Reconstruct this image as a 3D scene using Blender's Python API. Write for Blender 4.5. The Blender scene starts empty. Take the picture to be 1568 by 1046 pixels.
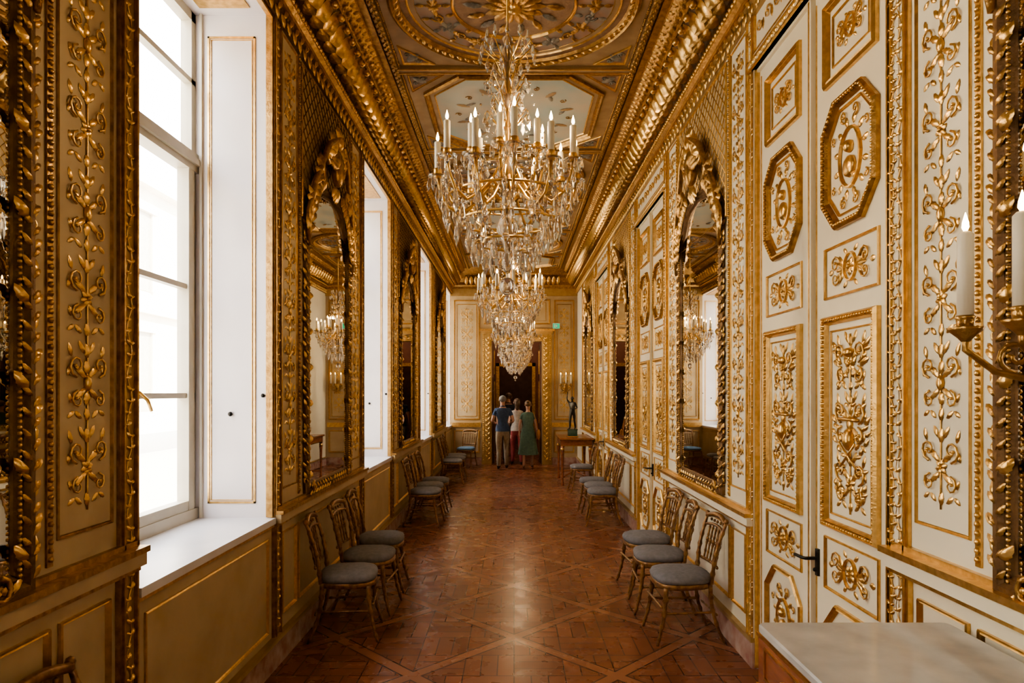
import bpy, math, random
from math import sin, cos, pi, radians, sqrt, atan2, floor
from mathutils import Vector, Matrix
random.seed(7)
scene = bpy.context.scene

# ------------------------------------------------------------------ materials
def new_mat(name):
    m = bpy.data.materials.new(name); m.use_nodes = True
    nt = m.node_tree
    return m, nt, nt.nodes['Principled BSDF']

def mth(nt, op, a, b=None, c=None):
    n = nt.nodes.new('ShaderNodeMath'); n.operation = op
    for i, x in enumerate((a, b, c)):
        if x is None: continue
        if isinstance(x, (int, float)): n.inputs[i].default_value = x
        else: nt.links.new(x, n.inputs[i])
    return n.outputs[0]

def mixc(nt, fac, a, b):
    n = nt.nodes.new('ShaderNodeMix'); n.data_type = 'RGBA'
    if isinstance(fac, (int, float)): n.inputs[0].default_value = fac
    else: nt.links.new(fac, n.inputs[0])
    for i, x in ((6, a), (7, b)):
        if isinstance(x, tuple): n.inputs[i].default_value = (x[0], x[1], x[2], 1)
        else: nt.links.new(x, n.inputs[i])
    return n.outputs[2]

def noise_fac(nt, scale, detail=4, lo=0.35, hi=0.65, stretch=None):
    g = nt.nodes.new('ShaderNodeNewGeometry')
    vec = g.outputs['Position']
    if stretch:
        mp = nt.nodes.new('ShaderNodeMapping'); mp.inputs['Scale'].default_value = stretch
        nt.links.new(vec, mp.inputs[0]); vec = mp.outputs[0]
    n = nt.nodes.new('ShaderNodeTexNoise'); n.inputs['Scale'].default_value = scale
    n.inputs['Detail'].default_value = detail
    nt.links.new(vec, n.inputs['Vector'])
    r = nt.nodes.new('ShaderNodeMapRange'); r.inputs[1].default_value = lo; r.inputs[2].default_value = hi
    nt.links.new(n.outputs[0], r.inputs[0])
    return r.outputs[0]

def simple(name, col, rough=0.5, metal=0.0, col2=None, scale=8, bump=0.0, bscale=30, stretch=None, **kw):
    m, nt, b = new_mat(name)
    b.inputs['Roughness'].default_value = rough
    b.inputs['Metallic'].default_value = metal
    if col2:
        f = noise_fac(nt, scale, stretch=stretch)
        nt.links.new(mixc(nt, f, col, col2), b.inputs['Base Color'])
    else:
        b.inputs['Base Color'].default_value = (*col, 1)
    if bump:
        f = noise_fac(nt, bscale, 3, 0.2, 0.8)
        bp = nt.nodes.new('ShaderNodeBump'); bp.inputs['Strength'].default_value = bump
        bp.inputs['Distance'].default_value = 0.01
        nt.links.new(f, bp.inputs['Height']); nt.links.new(bp.outputs[0], b.inputs['Normal'])
    for k, v in kw.items(): b.inputs[k].default_value = v
    return m

GOLD = simple('gilding', (0.78, 0.52, 0.205), 0.28, 0.85, (0.60, 0.37, 0.125), 30, 0.1, 80)
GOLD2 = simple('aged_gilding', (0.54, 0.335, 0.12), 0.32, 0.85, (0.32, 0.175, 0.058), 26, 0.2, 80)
GOLD3 = simple('dark_brown_gilding', (0.20, 0.11, 0.042), 0.45, 0.5, (0.12, 0.062, 0.024), 20, 0.2, 60)  # dark brown gilding for cornice cove, mirror frames, left trellis and frieze
GILT = simple('gilt_flat', (0.50, 0.34, 0.145), 0.42, 0.5, (0.42, 0.27, 0.10), 10, 0.05, 40)
CREAM = simple('cream_paint', (0.80, 0.745, 0.60), 0.42, 0, (0.75, 0.69, 0.54), 3)
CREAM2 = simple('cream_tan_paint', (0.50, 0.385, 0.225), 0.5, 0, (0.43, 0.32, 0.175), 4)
WHITE = simple('white_reveal_paint', (0.72, 0.685, 0.70), 0.4, 0, (0.66, 0.625, 0.645), 3)
SILLW = simple('sill_white', (0.70, 0.69, 0.72), 0.3, 0, (0.64, 0.64, 0.67), 5)
SASH = simple('sash_paint', (0.52, 0.48, 0.38), 0.4, 0, (0.46, 0.42, 0.33), 6)
PINK = simple('pink_marble', (0.34, 0.17, 0.13), 0.25, 0, (0.52, 0.38, 0.31), 9)
MARBLE = simple('white_marble', (0.62, 0.61, 0.57), 0.12, 0, (0.42, 0.42, 0.41), 4)
GREENM = simple('green_marble', (0.03, 0.07, 0.045), 0.2, 0, (0.08, 0.13, 0.09), 14)
CEILM = simple('ceiling_bronze_paint', (0.25, 0.145, 0.07), 0.5, 0.15, (0.16, 0.09, 0.04), 9, 0.5, 26)
CEILD = simple('ceiling_brown_ground', (0.22, 0.125, 0.065), 0.55, 0.1, (0.30, 0.185, 0.10), 12, 0.4, 30)
CEILG = simple('ceiling_beige', (0.36, 0.245, 0.125), 0.5, 0.0, (0.28, 0.18, 0.085), 7)
SKYP = simple('painted_sky', (0.36, 0.415, 0.39), 0.6, 0, (0.50, 0.43, 0.32), 2.2)
ROSEP = simple('painted_rose_ground', (0.32, 0.175, 0.11), 0.6, 0, (0.27, 0.235, 0.19), 7)
GREYO = simple('grisaille_grey', (0.14, 0.13, 0.11), 0.5, 0.2, (0.32, 0.30, 0.25), 25)
CHW = simple('gilt_brown_wood', (0.15, 0.065, 0.025), 0.28, 0.35, (0.34, 0.18, 0.06), 30)
CUSH = simple('grey_velvet', (0.17, 0.165, 0.175), 0.85, 0, (0.22, 0.215, 0.225), 30, 0.15, 200)
BLUEC = simple('blue_silk', (0.10, 0.20, 0.33), 0.6, 0, (0.15, 0.27, 0.40), 30)
MAHOG = simple('mahogany', (0.20, 0.06, 0.022), 0.22, 0, (0.32, 0.11, 0.04), 4, stretch=(6, 1, 6))
BRASS = simple('brass', (0.80, 0.52, 0.18), 0.28, 1.0, (0.6, 0.36, 0.1), 20)
IRON = simple('dark_iron', (0.03, 0.028, 0.025), 0.4, 0.6)
BRONZE = simple('dark_bronze', (0.035, 0.03, 0.022), 0.3, 0.7, (0.08, 0.07, 0.05), 15)
WAX = simple('candle_wax', (0.80, 0.74, 0.60), 0.5, 0)
STONE = simple('facade_stone', (0.80, 0.74, 0.62), 0.9, 0, (0.72, 0.66, 0.55), 1.2)
GRAVEL = simple('courtyard_gravel', (0.66, 0.62, 0.55), 0.95, 0, (0.55, 0.52, 0.45), 12)
DARKR = simple('dark_red_wall', (0.16, 0.055, 0.035), 0.6, 0, (0.22, 0.09, 0.05), 3)
DARKW = simple('dark_wood', (0.10, 0.045, 0.025), 0.4, 0, (0.15, 0.07, 0.04), 5)
MIRROR = simple('mirror_glass', (0.74, 0.70, 0.62), 0.01, 1.0)
GREENS = simple('exit_green', (0.0, 0.35, 0.16), 0.4, 0)
GREENS.node_tree.nodes['Principled BSDF'].inputs['Emission Color'].default_value = (0.0, 0.6, 0.3, 1)
GREENS.node_tree.nodes['Principled BSDF'].inputs['Emission Strength'].default_value = 0.4
WSIGN = simple('exit_white', (0.9, 0.9, 0.9), 0.4, 0)

def flame():
    m, nt, b = new_mat('candle_flame')
    b.inputs['Base Color'].default_value = (1, .7, .35, 1)
    b.inputs['Emission Color'].default_value = (1, .68, .32, 1)
    b.inputs['Emission Strength'].default_value = 13
    return m
FLAME = flame()
def crystal():
    m, nt, b = new_mat('cut_crystal')
    b.inputs['Base Color'].default_value = (0.99, 0.96, 0.90, 1)
    b.inputs['Roughness'].default_value = 0.02
    b.inputs['IOR'].default_value = 1.52
    b.inputs['Transmission Weight'].default_value = 0.93
    return m
CRYS = crystal()
def pane():
    m = bpy.data.materials.new('window_pane'); m.use_nodes = True
    nt = m.node_tree; nt.nodes.clear()
    o = nt.nodes.new('ShaderNodeOutputMaterial'); mx = nt.nodes.new('ShaderNodeMixShader')
    t = nt.nodes.new('ShaderNodeBsdfTransparent'); g = nt.nodes.new('ShaderNodeBsdfGlossy')
    g.inputs['Roughness'].default_value = 0.02
    mx.inputs[0].default_value = 0.05
    nt.links.new(t.outputs[0], mx.inputs[1]); nt.links.new(g.outputs[0], mx.inputs[2]); nt.links.new(mx.outputs[0], o.inputs[0])
    return m
PANE = pane()

def floor_mat():
    m, nt, b = new_mat('versailles_parquet')
    g = nt.nodes.new('ShaderNodeNewGeometry')
    sp = nt.nodes.new('ShaderNodeSeparateXYZ'); nt.links.new(g.outputs['Position'], sp.inputs[0])
    x, y = sp.outputs[0], mth(nt, 'SUBTRACT', sp.outputs[1], 4.8)
    P = 1.3
    def linedist(e):
        f = mth(nt, 'FRACT', mth(nt, 'ADD', e, 0.5)); return mth(nt, 'ABSOLUTE', mth(nt, 'SUBTRACT', f, 0.5))
    u = mth(nt, 'DIVIDE', mth(nt, 'ADD', x, y), P); v = mth(nt, 'DIVIDE', mth(nt, 'SUBTRACT', y, x), P)
    d = mth(nt, 'MINIMUM', linedist(u), linedist(v))
    strip = mth(nt, 'LESS_THAN', d, 0.045)
    edge = mth(nt, 'LESS_THAN', mth(nt, 'ABSOLUTE', mth(nt, 'SUBTRACT', d, 0.047)), 0.006)
    q = 0.325
    par = mth(nt, 'MODULO', mth(nt, 'ABSOLUTE', mth(nt, 'ADD', mth(nt, 'FLOOR', mth(nt, 'DIVIDE', x, q)), mth(nt, 'FLOOR', mth(nt, 'DIVIDE', y, q)))), 2)
    c1 = nt.nodes.new('ShaderNodeCombineXYZ'); nt.links.new(x, c1.inputs[0]); nt.links.new(y, c1.inputs[1])
    c2 = nt.nodes.new('ShaderNodeCombineXYZ'); nt.links.new(y, c2.inputs[0]); nt.links.new(x, c2.inputs[1])
    mv = nt.nodes.new('ShaderNodeMix'); mv.data_type = 'VECTOR'
    nt.links.new(par, mv.inputs[0]); nt.links.new(c1.outputs[0], mv.inputs[4]); nt.links.new(c2.outputs[0], mv.inputs[5])
    br = nt.nodes.new('ShaderNodeTexBrick'); nt.links.new(mv.outputs[1], br.inputs['Vector'])
    br.inputs['Scale'].default_value = 1.0; br.inputs['Brick Width'].default_value = q
    br.inputs['Row Height'].default_value = q / 3; br.inputs['Mortar Size'].default_value = 0.004
    br.offset = 0.0
    br.inputs['Color1'].default_value = (0.270, 0.100, 0.046, 1)
    br.inputs['Color2'].default_value = (0.185, 0.064, 0.030, 1)
    br.inputs['Mortar'].default_value = (0.04, 0.014, 0.008, 1)
    c = mixc(nt, strip, br.outputs[0], (0.300, 0.122, 0.058))
    c = mixc(nt, edge, c, (0.035, 0.012, 0.008))
    nf = noise_fac(nt, 2.5, 5, 0.3, 0.7)
    hs = mixc(nt, mth(nt, 'MULTIPLY', nf, 0.28), c, (0.12, 0.040, 0.020))
    nt.links.new(hs, b.inputs['Base Color'])
    r = mth(nt, 'MULTIPLY_ADD', noise_fac(nt, 5, 3), 0.08, 0.24)
    nt.links.new(r, b.inputs['Roughness'])
    b.inputs['Specular IOR Level'].default_value = 0.35
    bp = nt.nodes.new('ShaderNodeBump'); bp.inputs['Strength'].default_value = 0.1; bp.inputs['Distance'].default_value = 0.002
    nt.links.new(br.outputs['Fac'], bp.inputs['Height']); bp.invert = True
    nt.links.new(bp.outputs[0], b.inputs['Normal'])
    return m
FLOORM = floor_mat()

# ------------------------------------------------------------------ geometry builder
WALLT = lambda u, v, w: (u, -w, v)
IDT = lambda x, y, z: (x, y, z)
class G:
    def __init__(s, T=WALLT):
        s.v = []; s.f = []; s.m = []; s.sm = []; s.T = T; s.mats = []
    def mi(s, mat):
        if mat not in s.mats: s.mats.append(mat)
        return s.mats.index(mat)
    def add(s, vs, fs, mat, smooth=False):
        o = len(s.v); k = s.mi(mat)
        s.v.extend(s.T(*p) for p in vs)
        for f in fs:
            s.f.append([i + o for i in f]); s.m.append(k); s.sm.append(smooth)
    def merge(s, g2):
        o = len(s.v)
        for f, m, sm in zip(g2.f, g2.m, g2.sm):
            s.f.append([i + o for i in f]); s.m.append(s.mi(g2.mats[m])); s.sm.append(sm)
        s.v.extend(g2.v)
    def box(s, a0, a1, b0, b1, c0, c1, mat):
        vs = [(x, y, z) for x in (a0, a1) for y in (b0, b1) for z in (c0, c1)]
        s.add(vs, [(0, 1, 3, 2), (4, 6, 7, 5), (0, 4, 5, 1), (2, 3, 7, 6), (0, 2, 6, 4), (1, 5, 7, 3)], mat)
    def tube(s, pts, r, mat, n=6, smooth=True):
        pts = [Vector(p) for p in pts]; k = len(pts)
        if not isinstance(r, (list, tuple)): r = [r] * k
        vs = []; up = None
        for i in range(k):
            t = (pts[min(i + 1, k - 1)] - pts[max(i - 1, 0)])
            t = t.normalized() if t.length > 1e-9 else Vector((0, 0, 1))
            if up is None:
                up = Vector((0, 0, 1)) if abs(t.z) < .9 else Vector((1, 0, 0))
            a = (up - t * up.dot(t))
            a = a.normalized() if a.length > 1e-6 else t.orthogonal().normalized()
            up = a; b = t.cross(a)
            for j in range(n):
                q = 2 * pi * j / n
                vs.append(tuple(pts[i] + a * (cos(q) * r[i]) + b * (sin(q) * r[i])))
        fs = [(i * n + j, i * n + (j + 1) % n, (i + 1) * n + (j + 1) % n, (i + 1) * n + j) for i in range(k - 1) for j in range(n)]
        fs.append(tuple(reversed(range(n)))); fs.append(tuple(range((k - 1) * n, k * n)))
        s.add(vs, fs, mat, smooth)
    def lathe(s, prof, c, mat, n=12, smooth=True, sx=1, sy=1):
        vs = []
        for r, z in prof:
            for j in range(n):
                q = 2 * pi * j / n
                vs.append((c[0] + cos(q) * r * sx, c[1] + sin(q) * r * sy, c[2] + z))
        k = len(prof)
        fs = [(i * n + j, i * n + (j + 1) % n, (i + 1) * n + (j + 1) % n, (i + 1) * n + j) for i in range(k - 1) for j in range(n)]
        fs.append(tuple(reversed(range(n)))); fs.append(tuple(range((k - 1) * n, k * n)))
        s.add(vs, fs, mat, smooth)
    def blob(s, c, r, mat, n=6, k=4, smooth=True):
        if not isinstance(r, (tuple, list)): r = (r, r, r)
        vs = [(c[0], c[1], c[2] - r[2])]
        for i in range(1, k):
            a = -pi / 2 + pi * i / k
            for j in range(n):
                q = 2 * pi * j / n
                vs.append((c[0] + cos(a) * cos(q) * r[0], c[1] + cos(a) * sin(q) * r[1], c[2] + sin(a) * r[2]))
        vs.append((c[0], c[1], c[2] + r[2]))
        fs = [(0, 1 + (j + 1) % n, 1 + j) for j in range(n)]
        for i in range(k - 2):
            fs += [(1 + i * n + j, 1 + i * n + (j + 1) % n, 1 + (i + 1) * n + (j + 1) % n, 1 + (i + 1) * n + j) for j in range(n)]
        t = len(vs) - 1; b = 1 + (k - 2) * n
        fs += [(t, b + j, b + (j + 1) % n) for j in range(n)]
        s.add(vs, fs, mat, smooth)
    def leaf(s, u, v, ang, L, W, h, mat, w0=0.0):
        ca, sa = cos(ang), sin(ang)
        out = [(0, 0), (.12, .22), (.30, .42), (.36, .34), (.55, .5), (.62, .36), (.80, .34), (1, 0)]
        P = [(a * L, b * W) for a, b in out] + [(a * L, -b * W) for a, b in reversed(out[1:-1])]
        mid = [(0.1 * L, 0, h * .6), (.4 * L, 0, h), (.7 * L, 0, h * .8)]
        vs = [(u + a * ca - b * sa, v + a * sa + b * ca, w0 + 0.15 * h) for a, b in P]
        vs += [(u + a * ca - b * sa, v + a * sa + b * ca, w0 + c) for a, b, c in mid]
        n = len(P); M = n
        fs = [(0, 1, M), (1, 2, M), (2, 3, M + 1, M), (3, 4, M + 1), (4, 5, M + 2, M + 1), (5, 6, M + 2), (6, 7, M + 2)]
        fs2 = [(0, n - 1, M), (n - 1, n - 2, M), (n - 2, n - 3, M + 1, M), (n - 3, n - 4, M + 1), (n - 4, n - 5, M + 2, M + 1), (n - 5, n - 6, M + 2), (n - 6, 7, M + 2)]
        s.add(vs, fs + [tuple(reversed(f)) for f in fs2], mat, True)
    def frame(s, poly, prof, mat, fill=None, fw=0.0):
        n = len(poly)
        A = sum(poly[i][0] * poly[(i + 1) % n][1] - poly[(i + 1) % n][0] * poly[i][1] for i in range(n))
        if A < 0: poly = list(reversed(poly))
        mit = []
        for i in range(n):
            p0, p1, p2 = poly[i - 1], poly[i], poly[(i + 1) % n]
            def nn(a, b):
                dx, dy = b[0] - a[0], b[1] - a[1]; l = sqrt(dx * dx + dy * dy) or 1
                return (-dy / l, dx / l)
            a, b = nn(p0, p1), nn(p1, p2); d = 1 + a[0] * b[0] + a[1] * b[1]
            d = max(d, 0.3)
            mit.append(((a[0] + b[0]) / d, (a[1] + b[1]) / d))
        vs = []
        for dd, h in prof:
            for i in range(n):
                vs.append((poly[i][0] + mit[i][0] * dd, poly[i][1] + mit[i][1] * dd, h))
        fs = [(k * n + i, k * n + (i + 1) % n, (k + 1) * n + (i + 1) % n, (k + 1) * n + i) for k in range(len(prof) - 1) for i in range(n)]
        s.add(vs, fs, mat, False)
        if fill:
            dd = prof[-1][0]
            s.add([(poly[i][0] + mit[i][0] * dd * .9, poly[i][1] + mit[i][1] * dd * .9, fw) for i in range(n)], [tuple(range(n))], fill)
    def rect(s, u0, u1, v0, v1, wd, h, mat, fill=None, fw=0.002):
        prof = [(0, 0), (0.0, h * .7), (wd * .2, h), (wd * .4, h * .55), (wd * .65, h * .7), (wd * .85, h * .3), (wd, 0)]
        s.frame([(u0, v0), (u1, v0), (u1, v1), (u0, v1)], prof, mat, fill, fw)
    def scroll(s, u, v, r, a0, turns, dr, mat, th=0.008, w=0.008, n=5):
        k = max(6, int(9 * turns)); pts = []; rr = []
        for i in range(k + 1):
            t = i / k; q = a0 + dr * 2 * pi * turns * t; R = r * (1 - .82 * t)
            pts.append((u + cos(q) * R, v + sin(q) * R, w + th * .5 * sin(pi * t))); rr.append(th * (1 - .45 * t))
        s.tube(pts, rr, mat, n)
        s.blob(pts[-1], th * 1.5, mat, 5, 3)
    def rosette(s, u, v, r, mat, n=6, h=None):
        h = h or r * .35
        for i in range(n): s.leaf(u, v, 2 * pi * i / n + .3, r, r * .7, h, mat)
        s.blob((u, v, h * .7), (r * .28, r * .28, r * .28), mat, 6, 4)
    def leafrow(s, p0, p1, size, mat, w=0.0, wid=.5, spread=.6):
        dx, dy = p1[0] - p0[0], p1[1] - p0[1]; L = sqrt(dx * dx + dy * dy); n = max(1, int(L / (size * .62))); a = atan2(dy, dx)
        for i in range(n):
            t = (i + .1) / n
            s.leaf(p0[0] + dx * t, p0[1] + dy * t, a + (spread if i % 2 else -spread), size, size * wid, size * .28, mat, w)
    def beads(s, p0, p1, r, mat, w, step=2.3):
        dx, dy = p1[0] - p0[0], p1[1] - p0[1]; L = sqrt(dx * dx + dy * dy); n = max(1, int(L / (r * step)))
        for i in range(n):
            t = (i + .5) / n; s.blob((p0[0] + dx * t, p0[1] + dy * t, w), r, mat, 5, 3)
    def vine(s, u, v0, v1, hw, mat, w=0.0):
        # slender undulating foliage: wavy stem with small leaves
        L = v1 - v0; P = hw * 5.2; n = max(1, int(L / P)); N = n * 8
        s.tube([(u + hw * .45 * sin(2 * pi * i / 8), v0 + L * i / N, w + .005) for i in range(N + 1)], hw * .09, mat, 4)
        for i in range(n * 4):
            v = v0 + L * (i + .5) / (n * 4); x = u + hw * .45 * sin(2 * pi * (i + .5) / 4); sd = 1 if i % 2 else -1
            s.leaf(x, v, pi / 2 + sd * .75, hw * .95, hw * .5, .016, mat, w)
            s.leaf(x, v, pi / 2 - sd * .95, hw * .8, hw * .42, .014, mat, w)
    def mesh(s, name, recalc=False):
        me = bpy.data.meshes.new(name); me.from_pydata(s.v, [], s.f)
        for m in s.mats: me.materials.append(m)
        me.polygons.foreach_set('material_index', s.m); me.polygons.foreach_set('use_smooth', s.sm)
        if recalc:
            import bmesh
            bm = bmesh.new(); bm.from_mesh(me); bmesh.ops.recalc_face_normals(bm, faces=bm.faces); bm.to_mesh(me); bm.free()
        me.update(); return me

def obj(name, me, loc=(0, 0, 0), rot=0.0, parent=None):
    if isinstance(me, G): me = me.mesh(name)
    o = bpy.data.objects.new(name, me); scene.collection.objects.link(o)
    o.location = loc; o.rotation_euler = (0, 0, rot)
    if parent: o.parent = parent
    return o
TR = [0]
def trim(me, loc=(0, 0, 0), rot=0.0):
    TR[0] += 1; return obj('trim_%d' % TR[0], me, loc, rot)
RL, RR = pi / 2, -pi / 2

# ------------------------------------------------------------------ layout
WX = 1.58; H = 4.85; EYE = 1.8
PC = [5.52 + 4.07 * k for k in (-1, 0, 1, 2)]        # pier centres
WC = [5.52 - 2.035 + 4.07 * k for k in (-1, 0, 1, 2, 3)]  # bay centres (windows/doors)
HW = 0.767
YB, YE = -2.6, 16.3
TOPW = 4.38

# ------------------------------------------------------------------ ornament helpers
def arab(g, u, v0, v1, hw, mat=GOLD, th=0.007, cellr=2.7):
    n = max(1, round((v1 - v0) / (hw * cellr))); P = (v1 - v0) / n
    g.tube([(u, v0 + (v1 - v0) * i / (4 * n), 0.004) for i in range(4 * n + 1)], th * .6, mat, 4)
    for i in range(n):
        v = v0 + P * (i + .5)
        if i % 2 == 0:
            g.rosette(u, v, hw * .30, mat, 6)
        else:
            g.blob((u, v, .004), (hw * .16, hw * .28, .014), mat, 7, 5)
            g.leaf(u, v + hw * .25, pi / 2, hw * .5, hw * .34, .014, mat)
            g.leaf(u, v - hw * .25, -pi / 2, hw * .5, hw * .34, .014, mat)
        for sd in (-1, 1):
            g.scroll(u + sd * hw * .56, v + P * .20, hw * .36, -pi / 2, 1.25, sd, mat, th * .8)
            g.scroll(u + sd * hw * .52, v - P * .20, hw * .30, pi / 2, 1.1, -sd, mat, th * .7)
            g.leaf(u + sd * hw * .05, v + P * .06, pi / 2 - sd * .95, hw * .7, hw * .26, .013, mat)
            g.leaf(u + sd * hw * .05, v - P * .06, -pi / 2 + sd * .95, hw * .65, hw * .24, .013, mat)
            g.leaf(u + sd * hw * .72, v + P * .30, pi / 2 - sd * .3, hw * .45, hw * .2, .011, mat)
            g.leaf(u + sd * hw * .1, v + P * .34, pi / 2 - sd * .6, hw * .5, hw * .22, .012, mat)
            g.leaf(u + sd * hw * .6, v - P * .33, -pi / 2 + sd * 1.0, hw * .36, hw * .18, .01, mat)
            g.leaf(u + sd * hw * .9, v + P * .08, pi / 2 + sd * .3, hw * .34, hw * .16, .01, mat)
            g.leaf(u + sd * hw * .85, v - P * .12, -pi / 2 - sd * .4, hw * .34, hw * .16, .01, mat)
            g.leaf(u + sd * hw * .25, v - P * .42, pi / 2 - sd * .9, hw * .4, hw * .2, .01, mat)
        g.leaf(u, v + P * .28, pi / 2, P * .2, hw * .3, .014, mat)
        g.leaf(u, v - P * .46, pi / 2, P * .18, hw * .28, .013, mat)

def octa(u, v, a, b, c=0.45):
    ca, cb = a * c, min(b * c, a * c * 1.1)
    return [(u - a + ca, v - b), (u + a - ca, v - b), (u + a, v - b + cb), (u + a, v + b - cb), (u + a - ca, v + b), (u - a + ca, v + b), (u - a, v + b - cb), (u - a, v - b + cb)]
def ell(u, v, a, b, n=20):
    return [(u + a * cos(2 * pi * i / n), v + b * sin(2 * pi * i / n)) for i in range(n)]
def medal(g, u, v, a, b, mat=GOLD):
    g.frame(ell(u, v, a * .55, b * .6, 20), [(0, 0), (.004, .014), (.012, .016), (.018, .003)], mat)
    g.blob((u, v + b * .2, .008), (a * .15, b * .13, .03), mat, 8, 6)
    g.blob((u, v - b * .18, .006), (a * .28, b * .22, .025), mat, 8, 6)
    g.leaf(u - a * .1, v + b * .22, 2.2, a * .25, a * .16, .02, mat); g.leaf(u + a * .05, v - b * .3, -.6, a * .35, a * .2, .02, mat)
    for i in range(12):
        q = 2 * pi * i / 12 + pi / 12
        g.leaf(u + cos(q) * a * .56, v + sin(q) * b * .61, q, a * .30, a * .18, .014, mat)
    for sd in (-1, 1):
        g.scroll(u + sd * a * .28, v + b * .84, a * .17, -pi / 2, 1.1, sd, mat, .006)
        g.scroll(u + sd * a * .28, v - b * .84, a * .17, pi / 2, 1.1, -sd, mat, .006)
        g.scroll(u + sd * a * .78, v + b * .5, a * .12, -pi / 2, 1.1, sd, mat, .005)
        g.scroll(u + sd * a * .78, v - b * .5, a * .12, pi / 2, 1.1, -sd, mat, .005)

def small_panel(g, u, v, a, b, mat=GOLD):
    g.frame(ell(u, v, b * .55, b * .66, 14), [(0, 0), (.003, .014), (.010, .014), (.013, .003)], mat)
    g.rosette(u, v, b * .42, mat, 6)
    for sd in (-1, 1):
        g.scroll(u + sd * a * .64, v + b * .28, b * .40, pi if sd > 0 else 0, 1.3, -sd, mat, .006)
        g.scroll(u + sd * a * .64, v - b * .36, b * .34, pi if sd > 0 else 0, 1.2, sd, mat, .005)
        for q in (-.9, -.45, 0, .45, .9):
            g.leaf(u + sd * b * .5, v, (0 if sd > 0 else pi) + q, a * .42, b * .24, .013, mat)
        g.leaf(u + sd * b * .3, v + b * .6, pi / 2 - sd * .8, b * .4, b * .22, .012, mat)
        g.leaf(u + sd * b * .3, v - b * .6, -pi / 2 + sd * .8, b * .4, b * .22, .012, mat)
        g.leaf(u + sd * a * .8, v, 0 if sd > 0 else pi, a * .22, b * .3, .012, mat)

def trophy(g, u, v0, v1, hw, mat=GOLD):
    arab(g, u, v0, v1, hw, mat, .008, 1.7)
    vm = (v0 + v1) / 2
    rnd = random.Random(3)
    for i in range(34):
        rr = rnd.uniform(0.1, .95) * hw
        vv = rnd.uniform(v0 + hw * .3, v1 - hw * .4)
        an, L = rnd.uniform(.1, 1.4), rnd.uniform(.24, .44)
        for sd in (-1, 1):
            g.leaf(u + sd * rr, vv, pi / 2 - sd * an, hw * L, hw * L * .42, .018, mat)
    g.blob((u, vm - hw * .5, .01), (hw * .24, hw * .36, .03), mat, 8, 6)
    g.blob((u, v1 - hw * .6, .01), (hw * .28, hw * .16, .026), mat, 8, 6)
    g.tube([(u - hw * .6, vm + .02, .014), (u - hw * .2, vm + hw * .15, .022), (u + hw * .2, vm + hw * .15, .022), (u + hw * .6, vm + .02, .014)], .009, mat, 5)
    g.tube([(u - hw * .5, vm - hw * 1.4, .014), (u + hw * .5, vm - hw * .6, .022)], .006, mat, 5)
    g.tube([(u + hw * .5, vm - hw * 1.4, .014), (u - hw * .5, vm - hw * .6, .022)], .006, mat, 5)

# ------------------------------------------------------------------ pier trim (between bays)
def pier_trim(ground, gold, rc):
    g = G()
    g.box(-1.255, 1.255, rc + .07, 4.3, 0.0, 0.006, ground)
    for sd in (-1, 1):
        c = sd * 1.2
        for a, b, h in ((-.064, -.05, .02), (-.05, -.040, .030), (.040, .05, .030), (.05, .064, .02)):
            g.box(c + a, c + b, 0.2, TOPW, 0, h, gold)
        g.box(c - .040, c + .040, 0.2, TOPW, 0, .014, GILT if ground is CREAM2 else CREAM)
        g.vine(c, .22, TOPW, .036, GOLD, .014)
        c = sd * .95
        g.rect(c - .155, c + .155, rc + .17, 4.24, .016, .016, gold, ground, .008)
        g2 = G(lambda u, v, w: WALLT(u, v, w + .008))
        arab(g2, c, rc + .25, 4.16, .115, GOLD, .0065)
        g.merge(g2)
    for sd in (-1, 1):
        g.box(sd * .755 - .014, sd * .755 + .014, rc + .09, 4.3, 0, .014, gold)
        g.beads((sd * .755, rc + .1), (sd * .755, 4.28), .013, gold, .014)
    u0, u1, v0, v1 = -.70, .70, 3.2, 4.24
    g.box(u0, u1, v0, v1, 0, .01, GILT if ground is CREAM2 else CREAM2)
    g.rect(u0, u1, v0 - .1, v1, .025, .022, gold)
    sp = .1
    for sg in (1, -1):
        for k in range(-30, 60):
            cc = k * sp; pts = []
            for uu in (u0, u1):
                vv = sg * uu + cc
                if v0 <= vv <= v1: pts.append((uu, vv))
            for vv in (v0, v1):
                uu = (vv - cc) / sg
                if u0 < uu < u1: pts.append((uu, vv))
            if len(pts) >= 2 and abs(pts[0][0] - pts[1][0]) > .03:
                g.tube([(pts[0][0], pts[0][1], .012), (pts[1][0], pts[1][1], .012)], .005, GOLD3 if ground is CREAM2 else gold, 4)
    # dado
    g.box(-1.255, 1.255, rc - .055, rc - .03, 0, .035, gold)
    g.box(-1.255, 1.255, rc - .03, rc + .025, 0, .06, ground)
    g.box(-1.255, 1.255, rc + .025, rc + .05, 0, .075, gold)
    g.box(-1.255, 1.255, rc + .05, rc + .07, 0, .03, gold)
    g.rect(-.76, .76, .30, rc - .12, .02, .018, GOLD)
    for sd in (-1, 1): g.rect(sd * .95 - .14, sd * .95 + .14, .30, rc - .12, .018, .018, GOLD)
    g.box(-1.27, 1.27, 4.30, 4.34, 0, .03, gold)
    return g.mesh('pier_trim')
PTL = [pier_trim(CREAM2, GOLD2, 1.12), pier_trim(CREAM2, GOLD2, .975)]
PTR = [pier_trim(CREAM, GOLD, 1.12), pier_trim(CREAM, GOLD, .955)]
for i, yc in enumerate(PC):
    trim(PTL[min(i, 1)], (-WX, yc, 0), RL); trim(PTR[min(i, 1)], (WX, yc, 0), RR)

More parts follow.
